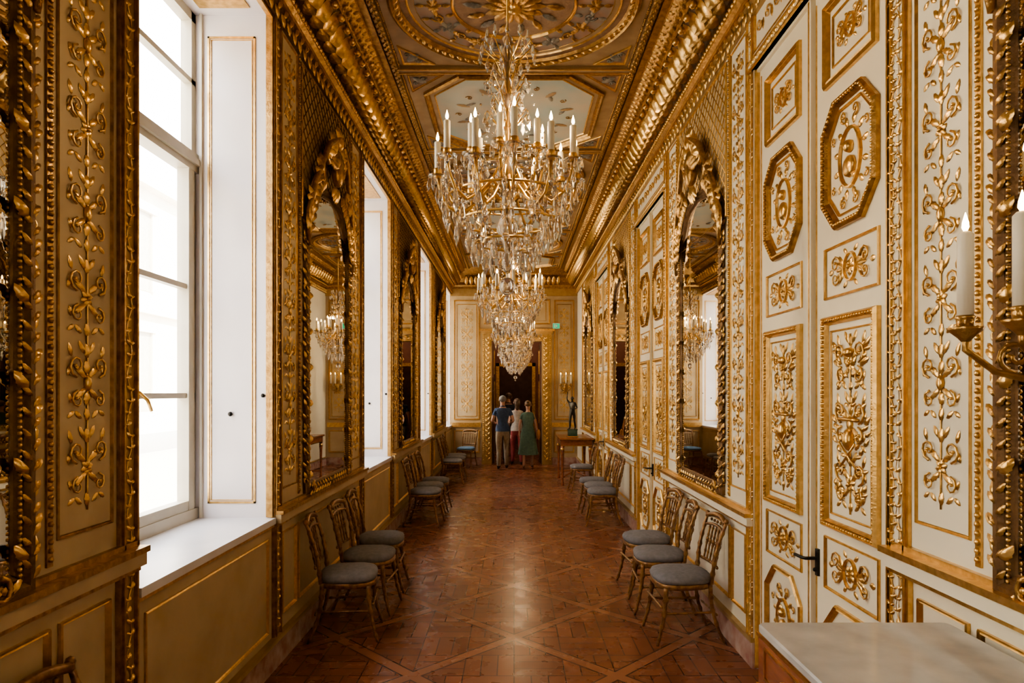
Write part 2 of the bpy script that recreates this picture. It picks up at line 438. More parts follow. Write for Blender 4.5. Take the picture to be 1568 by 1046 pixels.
# ------------------------------------------------------------------ mirrors
def mirror_mesh():
    g = G()
    a = .61; b0, b1, top = 1.08, 3.10, 3.40
    arch = [(a, b1), (a * .92, b1 + .10), (a * .74, b1 + .13), (a * .62, b1 + .2)] + [(a * .62 * cos(q), b1 + .2 + .14 * sin(q)) for q in (pi * .15, pi * .3, pi * .5, pi * .7, pi * .85)]
    arch += [(-a * .62, b1 + .2), (-a * .74, b1 + .13), (-a * .92, b1 + .10), (-a, b1)]
    poly = [(-a, b0), (a, b0)] + arch
    g.add([(x * .97, y, .018) for x, y in poly], [tuple(range(len(poly)))], MIRROR)
    prof = [(-.045, .0), (-.05, .03), (-.035, .045), (-.012, .048), (.0, .034), (.018, .038), (.03, .022), (.036, .018)]
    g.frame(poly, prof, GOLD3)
    for sd in (-1, 1):
        g.leafrow((sd * (a + .022), b0), (sd * (a + .022), b1), .055, GOLD2, .04, .45, .8)
        g.beads((sd * (a - .02), b0), (sd * (a - .02), b1), .008, GOLD, .036)
        for i in range(22):
            v = 1.15 + i * .09
            if i % 4 == 0: g.scroll(sd * (a + .05), v, .035, pi / 2, 1.1, sd, GOLD, .009, .02)
            g.leaf(sd * (a + .04), v, pi / 2 - sd * (.9 if i % 2 else .4), .07, .032, .022, GOLD, .02)
            if i % 3 == 0: g.leaf(sd * (a + .0), v, pi / 2 + sd * .7, .075, .04, .03, GOLD, .035)
        for i in range(9):
            t = i / 8
            uu = sd * (a + .05 - .42 * t); vv = b1 - .10 + .44 * t + .06 * sin(t * pi)
            g.leaf(uu, vv, pi / 2 + sd * (.9 - 1.6 * t), .15, .075, .04, GOLD2, .045)
            g.leaf(uu, vv, pi / 2 - sd * (.3 + .6 * t), .13, .065, .035, GOLD, .045)
        g.scroll(sd * .55, b1 + .14, .10, -pi / 2, 1.4, sd, GOLD2, .018, .05, 6)
        g.scroll(sd * .38, b1 + .42, .11, -pi / 2, 1.4, sd, GOLD2, .020, .06, 6)
        g.scroll(sd * .19, b1 + .66, .09, -pi / 2, 1.4, sd, GOLD, .020, .07, 6)
        g.tube([(sd * .64, b1 - .2, .05), (sd * .68, b1 + .05, .06), (sd * .56, b1 + .3, .07), (sd * .42, b1 + .48, .08), (sd * .27, b1 + .7, .10), (sd * .10, b1 + .80, .12)],
               [.014, .022, .022, .026, .026, .018], GOLD2, 6)
        for q in (.2, .7, 1.2, 1.7):
            g.leaf(sd * .08, b1 + .68, pi / 2 - sd * q, .19, .09, .05, GOLD, .08)
        for q in (.2, .9, 1.6, 2.3):
            g.leaf(sd * .38, b1 + .42, pi / 2 - sd * q, .17, .075, .045, GOLD2, .06)
            g.leaf(sd * .56, b1 + .16, pi / 2 - sd * q, .14, .065, .035, GOLD, .05)
        g.scroll(sd * .50, b0 - .0, .045, pi / 2, 1.2, -sd, GOLD2, .011, .045)
        g.leafrow((sd * .02, b0 - .02), (sd * .58, b0 - .02), .055, GOLD, .04, .5, .8)
    for i in range(11):
        q = pi * (i + .5) / 11
        g.leaf(0, b1 + .56, q, .22, .065, .05, GOLD2, .08)
    g.blob((0, b1 + .54, .09), (.075, .11, .05), GOLD2, 10, 8)
    g.blob((0, b1 + .80, .10), (.045, .07, .045), GOLD, 8, 6)
    for q in (-.7, -.35, 0, .35, .7): g.leaf(0, b1 + .44, -pi / 2 + q, .15, .06, .04, GOLD, .06)
    for q in (-.6, -.3, 0, .3, .6): g.leaf(0, b1 + .82, pi / 2 + q, .12, .05, .04, GOLD, .09)
    return g.mesh('gilt_wall_mirror')
MM = mirror_mesh()
for i, yc in enumerate(PC):
    dz = .12 if i == 0 else 0
    obj('gilt_wall_mirror', MM, (-WX, yc, dz), RL)
    obj('gilt_wall_mirror', MM, (WX, yc, dz), RR)

# ------------------------------------------------------------------ doors
def door_mesh():
    g = G()
    for sd in (-1, 1):
        c = sd * .384
        g.box(c - .379, c + .379, 0.01, 3.88, -.07, -.02, CREAM)
        gg = G(lambda u, v, w: WALLT(u, v, w - .02))
        def fr(p, wd=.035, h=.03, mat=GOLD):
            gg.frame(p, [(0, 0), (0, h * .6), (wd * .25, h), (wd * .5, h * .5), (wd * .75, h * .7), (wd, .002)], mat)
        R = lambda v0, v1, a=.26: [(c - a, v0), (c + a, v0), (c + a, v1), (c - a, v1)]
        gg.box(c - .35, c - .344, .06, 3.84, 0, .006, GOLD); gg.box(c + .344, c + .35, .06, 3.84, 0, .006, GOLD)
        fr(R(3.34, 3.76, .24), .04, .03); fr([(c - .17, 3.42), (c + .17, 3.42), (c + .17, 3.68), (c - .17, 3.68)], .01, .01)
        small_panel(gg, c, 3.55, .14, .09)
        fr(octa(c, 2.92, .25, .32, .5), .042, .034, GOLD2); fr(octa(c, 2.92, .205, .26, .5), .012, .014)
        for kk in range(8):
            P8 = octa(c, 2.92, .232, .30, .5); gg.beads(P8[kk], P8[(kk + 1) % 8], .011, GOLD, .028, 2.1)
        medal(gg, c, 2.92, .19, .25)
        fr(R(2.27, 2.53, .25), .014, .014); small_panel(gg, c, 2.40, .21, .11)
        fr(R(1.12, 2.18, .255), .042, .034)
        gg.beads((c - .24, 1.14), (c + .24, 1.14), .010, GOLD, .026); gg.beads((c - .24, 2.16), (c + .24, 2.16), .010, GOLD, .026)
        for s2 in (-1, 1): gg.beads((c + s2 * .236, 1.14), (c + s2 * .236, 2.16), .010, GOLD, .026)
        fr([(c - .19, 1.19), (c + .19, 1.19), (c + .19, 2.11), (c - .19, 2.11)], .010, .010)
        trophy(gg, c, 1.22, 2.08, .15)
        fr(R(.80, 1.07, .25), .014, .014); small_panel(gg, c, .935, .21, .115)
        fr(octa(c, .45, .25, .30, .5), .03, .026); medal(gg, c, .45, .18, .22)
        g.merge(gg)
    g.box(-.022, .022, .01, 3.88, -.02, .006, CREAM)
    g.box(-.005, .005, .01, 3.88, .006, .010, GOLD)
    g.box(.045, .07, .84, .98, -.02, -.005, IRON)
    g.tube([(.057, .93, -.01), (.057, .93, .05), (.04, .93, .06), (-.05, .925, .06)], .009, IRON, 8)
    g.blob((.057, .87, 0), .012, IRON)
    return g.mesh('double_door')
def door_trim_mesh():
    g = G()
    z = 3.90
    for sd in (-1, 1):
        g.box(sd * .80 - .033, sd * .80 + .033, .2, z + .03, 0, .02, CREAM)
        g.box(sd * .80 - .040, sd * .80 - .03, .2, z + .03, 0, .03, GOLD)
        g.vine(sd * .80, .2, z, .028, GOLD, .02)
        g.box(sd * .765 - .005, sd * .765 + .005, .01, z, -.02, .014, GOLD)
    g.box(-.84, .84, z, z + .06, 0, .03, CREAM); g.leafrow((-.82, z + .03), (.82, z + .03), .05, GOLD, .03, .45, .7)
    g.box(-.84, .84, z, z + .01, 0, .045, GOLD); g.box(-.84, .84, z + .05, z + .06, 0, .045, GOLD)
    g.box(-.86, .86, z + .06, z + .10, 0, .02, CREAM)
    g.rect(-.80, .80, z + .12, TOPW - .04, .016, .016, GOLD)
    for i in range(11):
        u = -.70 + i * .14
        g.scroll(u, z + .26, .045, 0, 1.3, 1 if i % 2 else -1, GOLD, .006)
        g.leaf(u + .05, z + .2, pi / 2, .08, .035, .012, GOLD)
    g.box(-.9, .9, TOPW - .035, TOPW, 0, .03, GOLD)
    return g.mesh('door_trim')
DM = door_mesh(); DT = door_trim_mesh()
n = 0
for yc in WC[:4]:
    n += 1
    obj('door_%d' % n, DM, (WX, yc, 0), RR); trim(DT, (WX, yc, 0), RR)

# ------------------------------------------------------------------ windows + under-window panels
def window_mesh():
    g = G()
    w0, w1 = -.56, -.49
    z0, z1 = .985, 4.25
    for sd in (-1, 1): g.box(sd * (HW - .03) - .03, sd * (HW - .03) + .03, z0, z1, w0, w1, SASH)
    g.box(-HW, HW, z0, z0 + .07, w0, w1 + .02, SASH); g.box(-HW, HW, z1 - .06, z1, w0, w1, SASH)
    g.box(-HW, HW, 3.22, 3.34, w0 - .01, w1 + .02, SASH); g.box(-HW, HW, 3.26, 3.30, w1, w1 + .04, SASH)
    for sd in (-1, 1):
        g.box(sd * (HW - .09) - .035, sd * (HW - .09) + .035, z0 + .05, 3.22, w0 + .01, w1 + .015, SASH)
        g.box(sd * .045 - .045, sd * .045 + .045, z0, z1, w0 + .01, w1 + .015, SASH)
        g.box(sd * HW * .5 - HW * .42, sd * HW * .5 + HW * .42, z0 + .06, z0 + .13, w0 + .01, w1 + .012, SASH)
    for z in (1.78, 2.47, 3.80): g.box(-HW, HW, z - .016, z + .016, w0 + .02, w1, SASH)
    g.box(-HW, HW, z0, z1, -.528, -.524, PANE)
    g.tube([(0, 1.1, w1 + .03), (0, 3.15, w1 + .03)], .009, BRASS, 6)
    g.tube([(0, 1.8, w1 + .03), (0, 1.8, w1 + .07), (.06, 1.76, w1 + .08), (.10, 1.7, w1 + .08)], .010, BRASS, 6)
    for z in (1.2, 2.2, 3.1): g.blob((0, z, w1 + .03), .018, BRASS)
    return g.mesh('window')
def under_mesh():
    g = G()
    g.box(-HW, HW, .945, .985, -.50, .03, SILLW)
    g.box(-HW, HW, .925, .945, -.02, .02, GOLD)
    g.rect(-HW + .07, HW - .07, .25, .86, .016, .012, GOLD)
    return g.mesh('under_window')
def reveal_mesh():
    g = G(IDT)
    for sd in (-1, 1):
        yy = sd * HW
        x0, x1, z0, z1 = -.41, -.10, 1.08, 4.11
        for t, ins in ((.012, 0), (.004, .02)):
            for a in ((x0 + ins, x0 + ins + t, z0 + ins, z1 - ins), (x1 - ins - t, x1 - ins, z0 + ins, z1 - ins), (x0 + ins, x1 - ins, z0 + ins, z0 + ins + t), (x0 + ins, x1 - ins, z1 - ins - t, z1 - ins)):
                g.box(a[0], a[1], min(yy, yy - sd * .014), max(yy, yy - sd * .014), a[2], a[3], GOLD)
        g.blob((-.26, yy - sd * .02, 1.66), .016, IRON); g.blob((-.05, yy - sd * .015, 1.78), .014, IRON)
        g.box(-.03, .012, min(yy, yy - sd * .015), max(yy, yy - sd * .015), .99, 4.25, GOLD2)
        g.box(-.455, -.44, min(yy, yy - sd * .03), max(yy, yy - sd * .03), .99, 4.25, SASH)
    g.box(-.02, .012, -HW, HW, 4.235, 4.25, GOLD)
    g.box(-.42, -.10, -HW + .1, HW - .1, 4.242, 4.25, GOLD)
    return g.mesh('reveal_trim')
WM = window_mesh(); UM = under_mesh(); RM = reveal_mesh()
n = 0
for i, yc in enumerate(WC):
    n += 1
    obj('window_%d' % n, WM, (-WX, yc, 0), RL)
    trim(UM, (-WX, yc, 0), RL); trim(RM, (-WX, yc, 0), 0)

# ------------------------------------------------------------------ shell
g = G(IDT)
YE2 = 16.75
edges = []
prev = YB
OUT = -WX - .56
for yc in WC:
    edges.append((prev, yc - HW)); prev = yc + HW
edges.append((prev, YE2))
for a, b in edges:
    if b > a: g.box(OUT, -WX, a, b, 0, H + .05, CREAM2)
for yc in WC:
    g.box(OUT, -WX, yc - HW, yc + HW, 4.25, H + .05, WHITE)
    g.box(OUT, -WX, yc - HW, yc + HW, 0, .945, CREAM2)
    for sd in (-1, 1):
        y0 = yc + sd * HW; y1 = y0 - sd * .006
        g.box(OUT + .06, -WX - .004, min(y0, y1), max(y0, y1), .985, 4.25, WHITE)
obj('wall_left', g)
def rbox(*a):
    g = G(IDT); g.box(*a, CREAM); obj('wall_right', g)
prev = YB
for yc in WC[:4]:
    rbox(WX, WX + .3, prev, yc - HW, 0, H + .05); prev = yc + HW
    rbox(WX, WX + .3, yc - HW, yc + HW, 3.88, H + .05)
    rbox(WX + .08, WX + .3, yc - HW, yc + HW, 0, 3.88)
rbox(WX, WX + .3, prev, YE2, 0, H + .05)
g = G(IDT)
g.box(-WX - .6, WX + .3, YB - .2, YB, 0, H + .05, CREAM2)
g.box(-1.0, 1.0, YB, YB + .03, 0, 3.2, GILT); g.box(-.85, .85, YB + .03, YB + .05, .1, 3.05, CREAM)
obj('wall_back', g)
DX0, DX1, DZ = -.56, .70, 3.08
g = G(IDT)
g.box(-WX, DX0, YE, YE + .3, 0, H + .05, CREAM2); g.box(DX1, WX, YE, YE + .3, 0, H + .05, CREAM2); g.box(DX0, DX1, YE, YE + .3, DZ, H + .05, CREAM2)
obj('wall_end', g)
g = G(IDT); g.box(-WX - .1, WX + .1, YB, 23, -.1, 0, FLOORM); obj('floor', g)
g = G(IDT); g.box(-WX - .6, WX + .3, YB - .2, YE2, H, H + .25, CEILM); obj('ceiling', g)
for side, sx in (('left', -1), ('right', 1)):
    g = G(IDT)
    segs = [(YB, YE)] if sx < 0 else []
    if sx > 0:
        p = YB
        for yc in WC[:4]: segs.append((p, yc - HW)); p = yc + HW
        segs.append((p, YE))
    for a, b in segs:
        xs = sorted((sx * WX, sx * (WX - .03))); g.box(xs[0], xs[1], a, b, 0, .17, PINK)
        xs = sorted((sx * WX, sx * (WX - .04))); g.box(xs[0], xs[1], a, b, .17, .20, GILT)
    obj('baseboard_' + side, g)
g = G(IDT)
for a, b in ((-WX, DX0 - .25), (DX1 + .25, WX)): g.box(a, b, YE - .03, YE, 0, .18, PINK)
obj('baseboard_end', g)

# ------------------------------------------------------------------ cornice
def cornice(sx):
    g = G(IDT)
    prof = [(WX, 4.38), (WX - .05, 4.38), (WX - .05, 4.41), (WX - .08, 4.43), (WX - .08, 4.46), (WX - .05, 4.48), (WX - .07, 4.54), (WX - .14, 4.64), (WX - .24, 4.70), (WX - .26, 4.70), (WX - .26, 4.73), (WX - .31, 4.75), (WX - .36, 4.79), (WX - .36, 4.82), (WX - .42, 4.825), (WX - .42, H)]
    k = len(prof)
    for i in range(k - 1):
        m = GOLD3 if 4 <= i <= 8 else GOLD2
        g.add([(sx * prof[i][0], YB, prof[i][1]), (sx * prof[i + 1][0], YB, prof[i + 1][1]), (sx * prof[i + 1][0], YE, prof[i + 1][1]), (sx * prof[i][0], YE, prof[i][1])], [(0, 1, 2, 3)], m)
    g.T = lambda u, v, w: (sx * (WX - .06 - .66 * v - .75 * w), u, 4.47 + .75 * v - .66 * w)
    y = YB + .05
    while y < YE - .02:
        g.leaf(y, 0.02, pi / 2, .27, .12, .10, GOLD)
        g.leaf(y, 0.02, pi / 2, .12, .11, .11, GOLD2)
        g.blob((y, .26, .06), (.03, .03, .03), GOLD, 6, 4)
        g.blob((y + .085, .15, .015), (.022, .045, .025), GOLD2, 6, 4)
        y += .17
    g.T = lambda u, v, w: (sx * (WX - .05 - w), u, 4.40 + v)
    g.beads((YB, .045), (YE, .045), .022, GOLD, .03, 2.4)
    g.T = lambda u, v, w: (sx * (WX - .30 - v - .7 * w), u, 4.75 + .7 * v - .7 * w)
    g.leafrow((YB, .02), (YE, .02), .08, GOLD2, 0, .6, .6)
    return g
trim(cornice(-1).mesh('c')); trim(cornice(1).mesh('c'))
for sx in (-1, 1):
    g = G(IDT)
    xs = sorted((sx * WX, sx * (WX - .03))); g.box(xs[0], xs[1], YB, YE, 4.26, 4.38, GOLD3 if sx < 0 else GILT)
    g.T = lambda u, v, w: (sx * (WX - .03 - w), u, v)
    g.leafrow((YB, 4.32), (YE, 4.32), .09, GOLD, 0, .5, .9)
    trim(g.mesh('f'))
g = G()
prof = [(0, 4.38), (.05, 4.38), (.05, 4.43), (.08, 4.47), (.07, 4.54), (.14, 4.64), (.24, 4.7), (.26, 4.73), (.36, 4.8), (.42, H)]
vs = [(x, z, w) for x in (-WX, WX) for w, z in prof]; k = len(prof)
g.add(vs, [(i, i + 1, k + i + 1, k + i) for i in range(k - 1)], GOLD2)
g.T = lambda u, v, w: (u, -(.06 + .66 * v + .75 * w), 4.47 + .75 * v - .66 * w)
for i in range(20): g.leaf(-WX + .4 + i * .12, 0, pi / 2, .26, .12, .07, GOLD)
trim(g.mesh('ce'), (0, YE, 0), 0)

# ------------------------------------------------------------------ ceiling decoration
g = G(lambda u, v, w: (u, v, H - w))
XI = 1.09
def frm(p, wd, h, mat, fill=None, fw=.004):
    g.frame(p, [(0, 0), (0, h * .7), (wd * .25, h), (wd * .5, h * .5), (wd * .8, h * .6), (wd, .003)], mat, fill, fw)
for sx in (-1, 1):
    a, b = sorted((sx * XI, sx * (XI + .05)))
    g.box(a, b, YB, YE - .3, 0, .03, GILT)
    g.leafrow((sx * (XI + .025), YB), (sx * (XI + .025), YE - .3), .06, GOLD2, .03, .5, .5)
    g.beads((sx * (XI - .02), YB), (sx * (XI - .02), YE - .3), .012, GOLD2, .01)
B = 2.05; b0 = 6.15 - 4 * B
k = 0
def tri(cx, cy, sx, sy, a=.30, b=.34):
    p = [(cx, cy), (cx + sx * a, cy), (cx, cy + sy * b)]
    frm(p, .022, .02, GOLD, CEILD, .007)
    g.leaf(cx + sx * .05, cy + sy * .05, atan2(sy * b, sx * a), .17, .10, .02, GREYO, .008)
    g.scroll(cx + sx * .15, cy + sy * .07, .035, 0, 1.2, 1, GREYO, .010)
    g.scroll(cx + sx * .07, cy + sy * .17, .035, 0, 1.2, -1, GREYO, .010)
while b0 + k * B < YE - .3:
    y0 = b0 + k * B; y1 = min(y0 + B, YE - .4)
    rose = (k % 2 == 1)
    g.box(-XI, XI, y0 - .045, y0 + .045, 0, .025, CEILG)
    g.box(-XI, XI, y0 - .045, y0 - .030, .025, .035, GOLD); g.box(-XI, XI, y0 + .030, y0 + .045, .025, .035, GOLD)
    if y1 - y0 < 1.0: break
    ym = (y0 + y1) / 2; hb = (y1 - y0) / 2
    g.box(-XI, XI, y0 + .05, y1 - .05, 0, .003, CEILG)
    for sx in (-1, 1):
        for sy in (-1, 1):
            tri(sx * (XI - .06), ym + sy * (hb - .10), -sx, -sy, .36 if not rose else .30, .36 if not rose else .32)
    if rose:
        frm(ell(0, ym, .99, hb * .92, 56), .09, .05, GOLD2, CEILD, .008)
        frm(ell(0, ym, .85, hb * .77, 48), .022, .02, GOLD, CEILG, .010)
        frm(ell(0, ym, .79, hb * .71, 48), .012, .015, GOLD, ROSEP, .012)
        frm(ell(0, ym, .50, hb * .46, 40), .03, .035, GOLD, CEILD, .014)
        for i in range(24):
            q = 2 * pi * i / 24
            u, v = cos(q) * .64, ym + sin(q) * hb * .59
            m_ = (GOLD2, GREYO, GOLD2)[i % 3]
            if i % 2: g.scroll(u, v, .06, q, 1.3, 1 if i % 4 == 1 else -1, m_, .009, .018)
            else:
                for j in range(6): g.leaf(u, v, j * 1.05, .075, .04, .02, m_, .013)
            g.leaf(u, v, q + pi / 2, .13, .05, .02, m_, .013); g.leaf(u, v, q - pi / 2, .13, .05, .02, m_, .013)
            g.leaf(u * 1.1, ym + (v - ym) * 1.1, q, .08, .05, .02, m_, .013); g.leaf(u * .9, ym + (v - ym) * .9, q + pi, .08, .05, .02, m_, .013)
        for i in range(72):
            q = 2 * pi * i / 72
            g.leaf(cos(q) * .94, ym + sin(q) * (hb * .87), q + pi / 2 + .5, .075, .04, .02, GOLD, .045)
        for i in range(14):
            q = 2 * pi * i / 14
            g.leaf(0, ym, q, .26, .10, .04, GOLD2, .016); g.leaf(cos(q) * .25, ym + sin(q) * .25, q + .2, .16, .07, .03, GREYO if i % 2 else GOLD2, .016)
        g.blob((0, ym, .03), (.07, .07, .05), GOLD)
    else:
        frm(octa(0, ym, .92, hb - .09, .42), .06, .045, GOLD2, CEILG, .006)
        frm(octa(0, ym, .82, hb - .19, .42), .018, .02, GOLD, SKYP, .009)
        for i in range(10):
            q = 2 * pi * i / 10 + .39
            g.leaf(cos(q) * .5, ym + sin(q) * .58, q, .16, .07, .012, CEILG, .011)
            g.leaf(cos(q) * .56, ym + sin(q) * .64, q + 2.2, .14, .05, .012, GREYO, .011)
            g.scroll(cos(q + .3) * .6, ym + sin(q + .3) * .68, .04, q, 1.2, 1, GOLD2, .005, .012)
    k += 1
trim(g.mesh('ceiling_decoration'))

# ------------------------------------------------------------------ end wall decoration
g = G()
ec = (DX0 + DX1) / 2
for sd in (-1, 1):
    u = ec + sd * (DX1 - DX0) / 2
    for a, b, h in ((0, .05, .04), (.05, .13, .06), (.13, .24, .035)):
        aa, bb = sorted((u + sd * a, u + sd * b)); g.box(aa, bb, 0, DZ + .24, 0, h, GILT)
    g.leafrow((u + sd * .09, .1), (u + sd * .09, DZ + .1), .1, GOLD, .06)
    g.beads((u + sd * .2, .1), (u + sd * .2, DZ + .2), .02, GOLD, .035)
g.box(DX0, DX1, DZ, DZ + .10, 0, .05, GILT); g.leafrow((DX0 - .1, DZ + .09), (DX1 + .1, DZ + .09), .1, GOLD, .06)
g.box(DX0 - .3, DX1 + .3, DZ + .24, DZ + .30, 0, .12, GOLD); g.box(DX0 - .26, DX1 + .26, DZ + .18, DZ + .24, 0, .07, GILT)
g.rect(DX0 - .2, DX1 + .2, DZ + .42, 4.12, .04, .03, GOLD, CREAM2, .005)
g.rect(DX0 - .1, DX1 + .1, DZ + .50, 4.04, .012, .012, GOLD)
for (a, b) in ((-WX + .08, DX0 - .30), (DX1 + .30, WX - .08)):
    m = (a + b) / 2
    g.rect(a, b, 1.12, 4.1, .03, .03, GOLD, CREAM2, .004); g.rect(a + .07, b - .07, 1.2, 4.0, .015, .02, GOLD)
    arab(g, m, 1.3, 3.9, (b - a) * .26, GOLD, .01)
    g.rect(a, b, .3, .86, .03, .025, GOLD)
    g.box(a - .06, b + .03, .94, 1.05, 0, .05, GOLD)
g.box(-WX, WX, 4.2, 4.38, 0, .04, GILT)
trim(g.mesh('end_trim'), (0, YE, 0), 0)
# next room
g = G(IDT)
g.box(-WX - .6, -WX + .0, YE + .3, 23, 0, 4.5, DARKR); g.box(WX, WX + .6, YE + .45, 23, 0, 4.5, DARKR)
g.box(-WX, WX, YE + .3, 23, 4.4, 4.6, DARKR)
g.box(-WX, -.45, 20, 20.2, 0, 4.4, DARKR); g.box(.55, WX, 20, 20.2, 0, 4.4, DARKR); g.box(-.45, .55, 20, 20.2, 2.6, 4.4, DARKR)
g.box(-WX, WX, 23, 23.2, 0, 4.4, DARKW)
g.box(-.55, -.45, 19.95, 20, 0, 2.7, GOLD2); g.box(.55, .65, 19.95, 20, 0, 2.7, GOLD2); g.box(-.55, .65, 19.95, 20, 2.6, 2.7, GOLD2)
obj('wall_next_room', g)
for (yy, zz, e) in ((18.2, 3.9, 40), (21.6, 3.6, 16)):  # unseen fill lights, added to brighten the room beyond the end door
    l = bpy.data.lights.new('next_room_fill', 'POINT'); l.energy = e; l.color = (1, .75, .5); l.shadow_soft_size = .05
    lo = bpy.data.objects.new('next_room_fill', l); scene.collection.objects.link(lo); lo.location = (.1, yy, zz)
g = G(IDT)
for sd, hx in ((-1, DX0), (1, DX1)):
    x0, x1 = sorted((hx - sd * .0, hx - sd * .05))
    g.box(x0, x1, YE + .3, YE + .9, .01, 3.05, DARKW)
    for z0, z1 in ((.2, .8), (1.0, 2.1), (2.25, 2.9)):
        xx = hx - sd * .05
        a, b = sorted((xx, xx - sd * .012))
        for q in ((YE + .38, YE + .40, z0, z1), (YE + .80, YE + .82, z0, z1), (YE + .38, YE + .82, z0, z0 + .02), (YE + .38, YE + .82, z1 - .02, z1)):
            g.box(a, b, q[0], q[1], q[2], q[3], GOLD2)
obj('door_5', g)
g = G()
g.box(-.09, .09, -.07, .07, 0, .05, WSIGN); g.box(-.08, .08, -.06, .06, .05, .055, GREENS)
g.blob((.0, .035, .056), (.012, .012, .003), WSIGN); g.box(-.01, .02, -.02, .02, .055, .058, WSIGN); g.box(-.05, -.025, -.045, .045, .055, .058, WSIGN)
g.tube([(0, -.02, .057), (-.015, -.045, .057)], .004, WSIGN, 4); g.tube([(.01, -.02, .057), (.03, -.04, .057)], .004, WSIGN, 4)
obj('exit_sign', g, (1.05, YE - .04, 3.45), 0)

# ------------------------------------------------------------------ chair
def chair_mesh(cush):
    g = G(IDT)
    def ring(z, k, ins=0):
        out = []
        for i in range(20):
            q = 2 * pi * i / 20; c, s_ = cos(q), sin(q)
            e = .62
            x = (abs(c) ** e) * (1 if c > 0 else -1); y = (abs(s_) ** e) * (1 if s_ > 0 else -1)
            wd = .215 - .03 * (1 - y) / 2
            out.append((x * (wd - ins) * k, y * (.20 - ins) * k + (0.015 * (1 - x * x) if y > 0 else 0), z))
        return out
    def loft(rs, mat):
        vs = [p for r in rs for p in r]; n = 20
        fs = [(i * n + j, i * n + (j + 1) % n, (i + 1) * n + (j + 1) % n, (i + 1) * n + j) for i in range(len(rs) - 1) for j in range(n)]
        fs += [tuple(reversed(range(n))), tuple(range((len(rs) - 1) * n, len(rs) * n))]
        g.add(vs, fs, mat, True)
    loft([ring(.385, .95), ring(.39, 1), ring(.42, 1), ring(.425, .97)], CHW)
    loft([ring(.42, .93), ring(.43, 1.0), ring(.455, 1.02), ring(.475, .97), ring(.49, .80), ring(.497, .45)], cush)
    def turned(p0, p1, r0, r1, bow=(0, 0, 0), knots=5):
        P0, P1, Bw = Vector(p0), Vector(p1), Vector(bow); pts = []; rr = []
        N = 18
        for i in range(N + 1):
            t = i / N; pts.append(P0.lerp(P1, t) + Bw * sin(pi * t))
            r = r0 + (r1 - r0) * t
            rr.append(r * (1.45 if (i % max(1, N // knots) == 0 and 0 < i < N) else 1))
        g.tube(pts, rr, CHW, 7)
    for sx in (-1, 1):
        turned((sx * .175, .165, .40), (sx * .20, .235, 0), .018, .010, (0, -.015, 0), 4)
        turned((sx * .155, -.165, .42), (sx * .18, -.26, 0), .017, .011, (0, .03, 0), 4)
        turned((sx * .155, -.175, .42), (sx * .185, -.27, .86), .015, .012, (0, .02, 0), 5)
        turned((sx * .185, .19, .22), (sx * .165, -.19, .22), .008, .008, (0, 0, 0), 4)
        g.blob((sx * .187, -.272, .87), (.018, .018, .022), CHW)
    turned((-.187, .2, .27), (.187, .2, .27), .008, .008, (0, 0, 0), 4)
    turned((-.165, -.21, .2), (.165, -.21, .2), .008, .008, (0, 0, 0), 4)
    for z, r, bz, y in ((.855, .017, .03, -.265), (.79, .010, .02, -.25), (.54, .011, 0, -.205)):
        g.tube([(-.18 + .36 * i / 10, y - .02 * sin(pi * i / 10), z + bz * sin(pi * i / 10)) for i in range(11)], [r * (1 + .25 * sin(pi * i / 10)) for i in range(11)], CHW, 7)
    for i in range(5):
        x = -.12 + .06 * i
        turned((x, -.215, .54), (x, -.27, .805), .0075, .0075, (0, 0, 0), 4)
        g.blob((x, -.245, .68), (.014, .014, .024), CHW)
        g.blob((x, -.278, .835), (.012, .012, .014), CHW, 5, 3)
    return g.mesh('ballroom_chair')
CM = chair_mesh(CUSH); CMB = chair_mesh(BLUEC)
rot = [.12, -.06, .05, -.1, .08, -.04]
for i, y in enumerate((4.88, 5.47, 6.06, 8.95, 9.5, 10.05, 12.9, 13.45, 14.0)):
    obj('ballroom_chair', CM, (-1.24 + .02 * (i % 2), y, 0), -pi / 2 + rot[i % 6])
for i, y in enumerate((4.85, 5.47, 6.08, 8.95, 9.5, 10.05, 11.9)):
    obj('ballroom_chair', CM, (1.24 - .02 * (i % 2), y, 0), pi / 2 - rot[(i + 1) % 6])
obj('ballroom_chair', CM, (-1.25, 2.08, 0), -pi / 2 + .05)
obj('ballroom_chair', CMB, (-1.15, 15.75, 0), pi - .3)

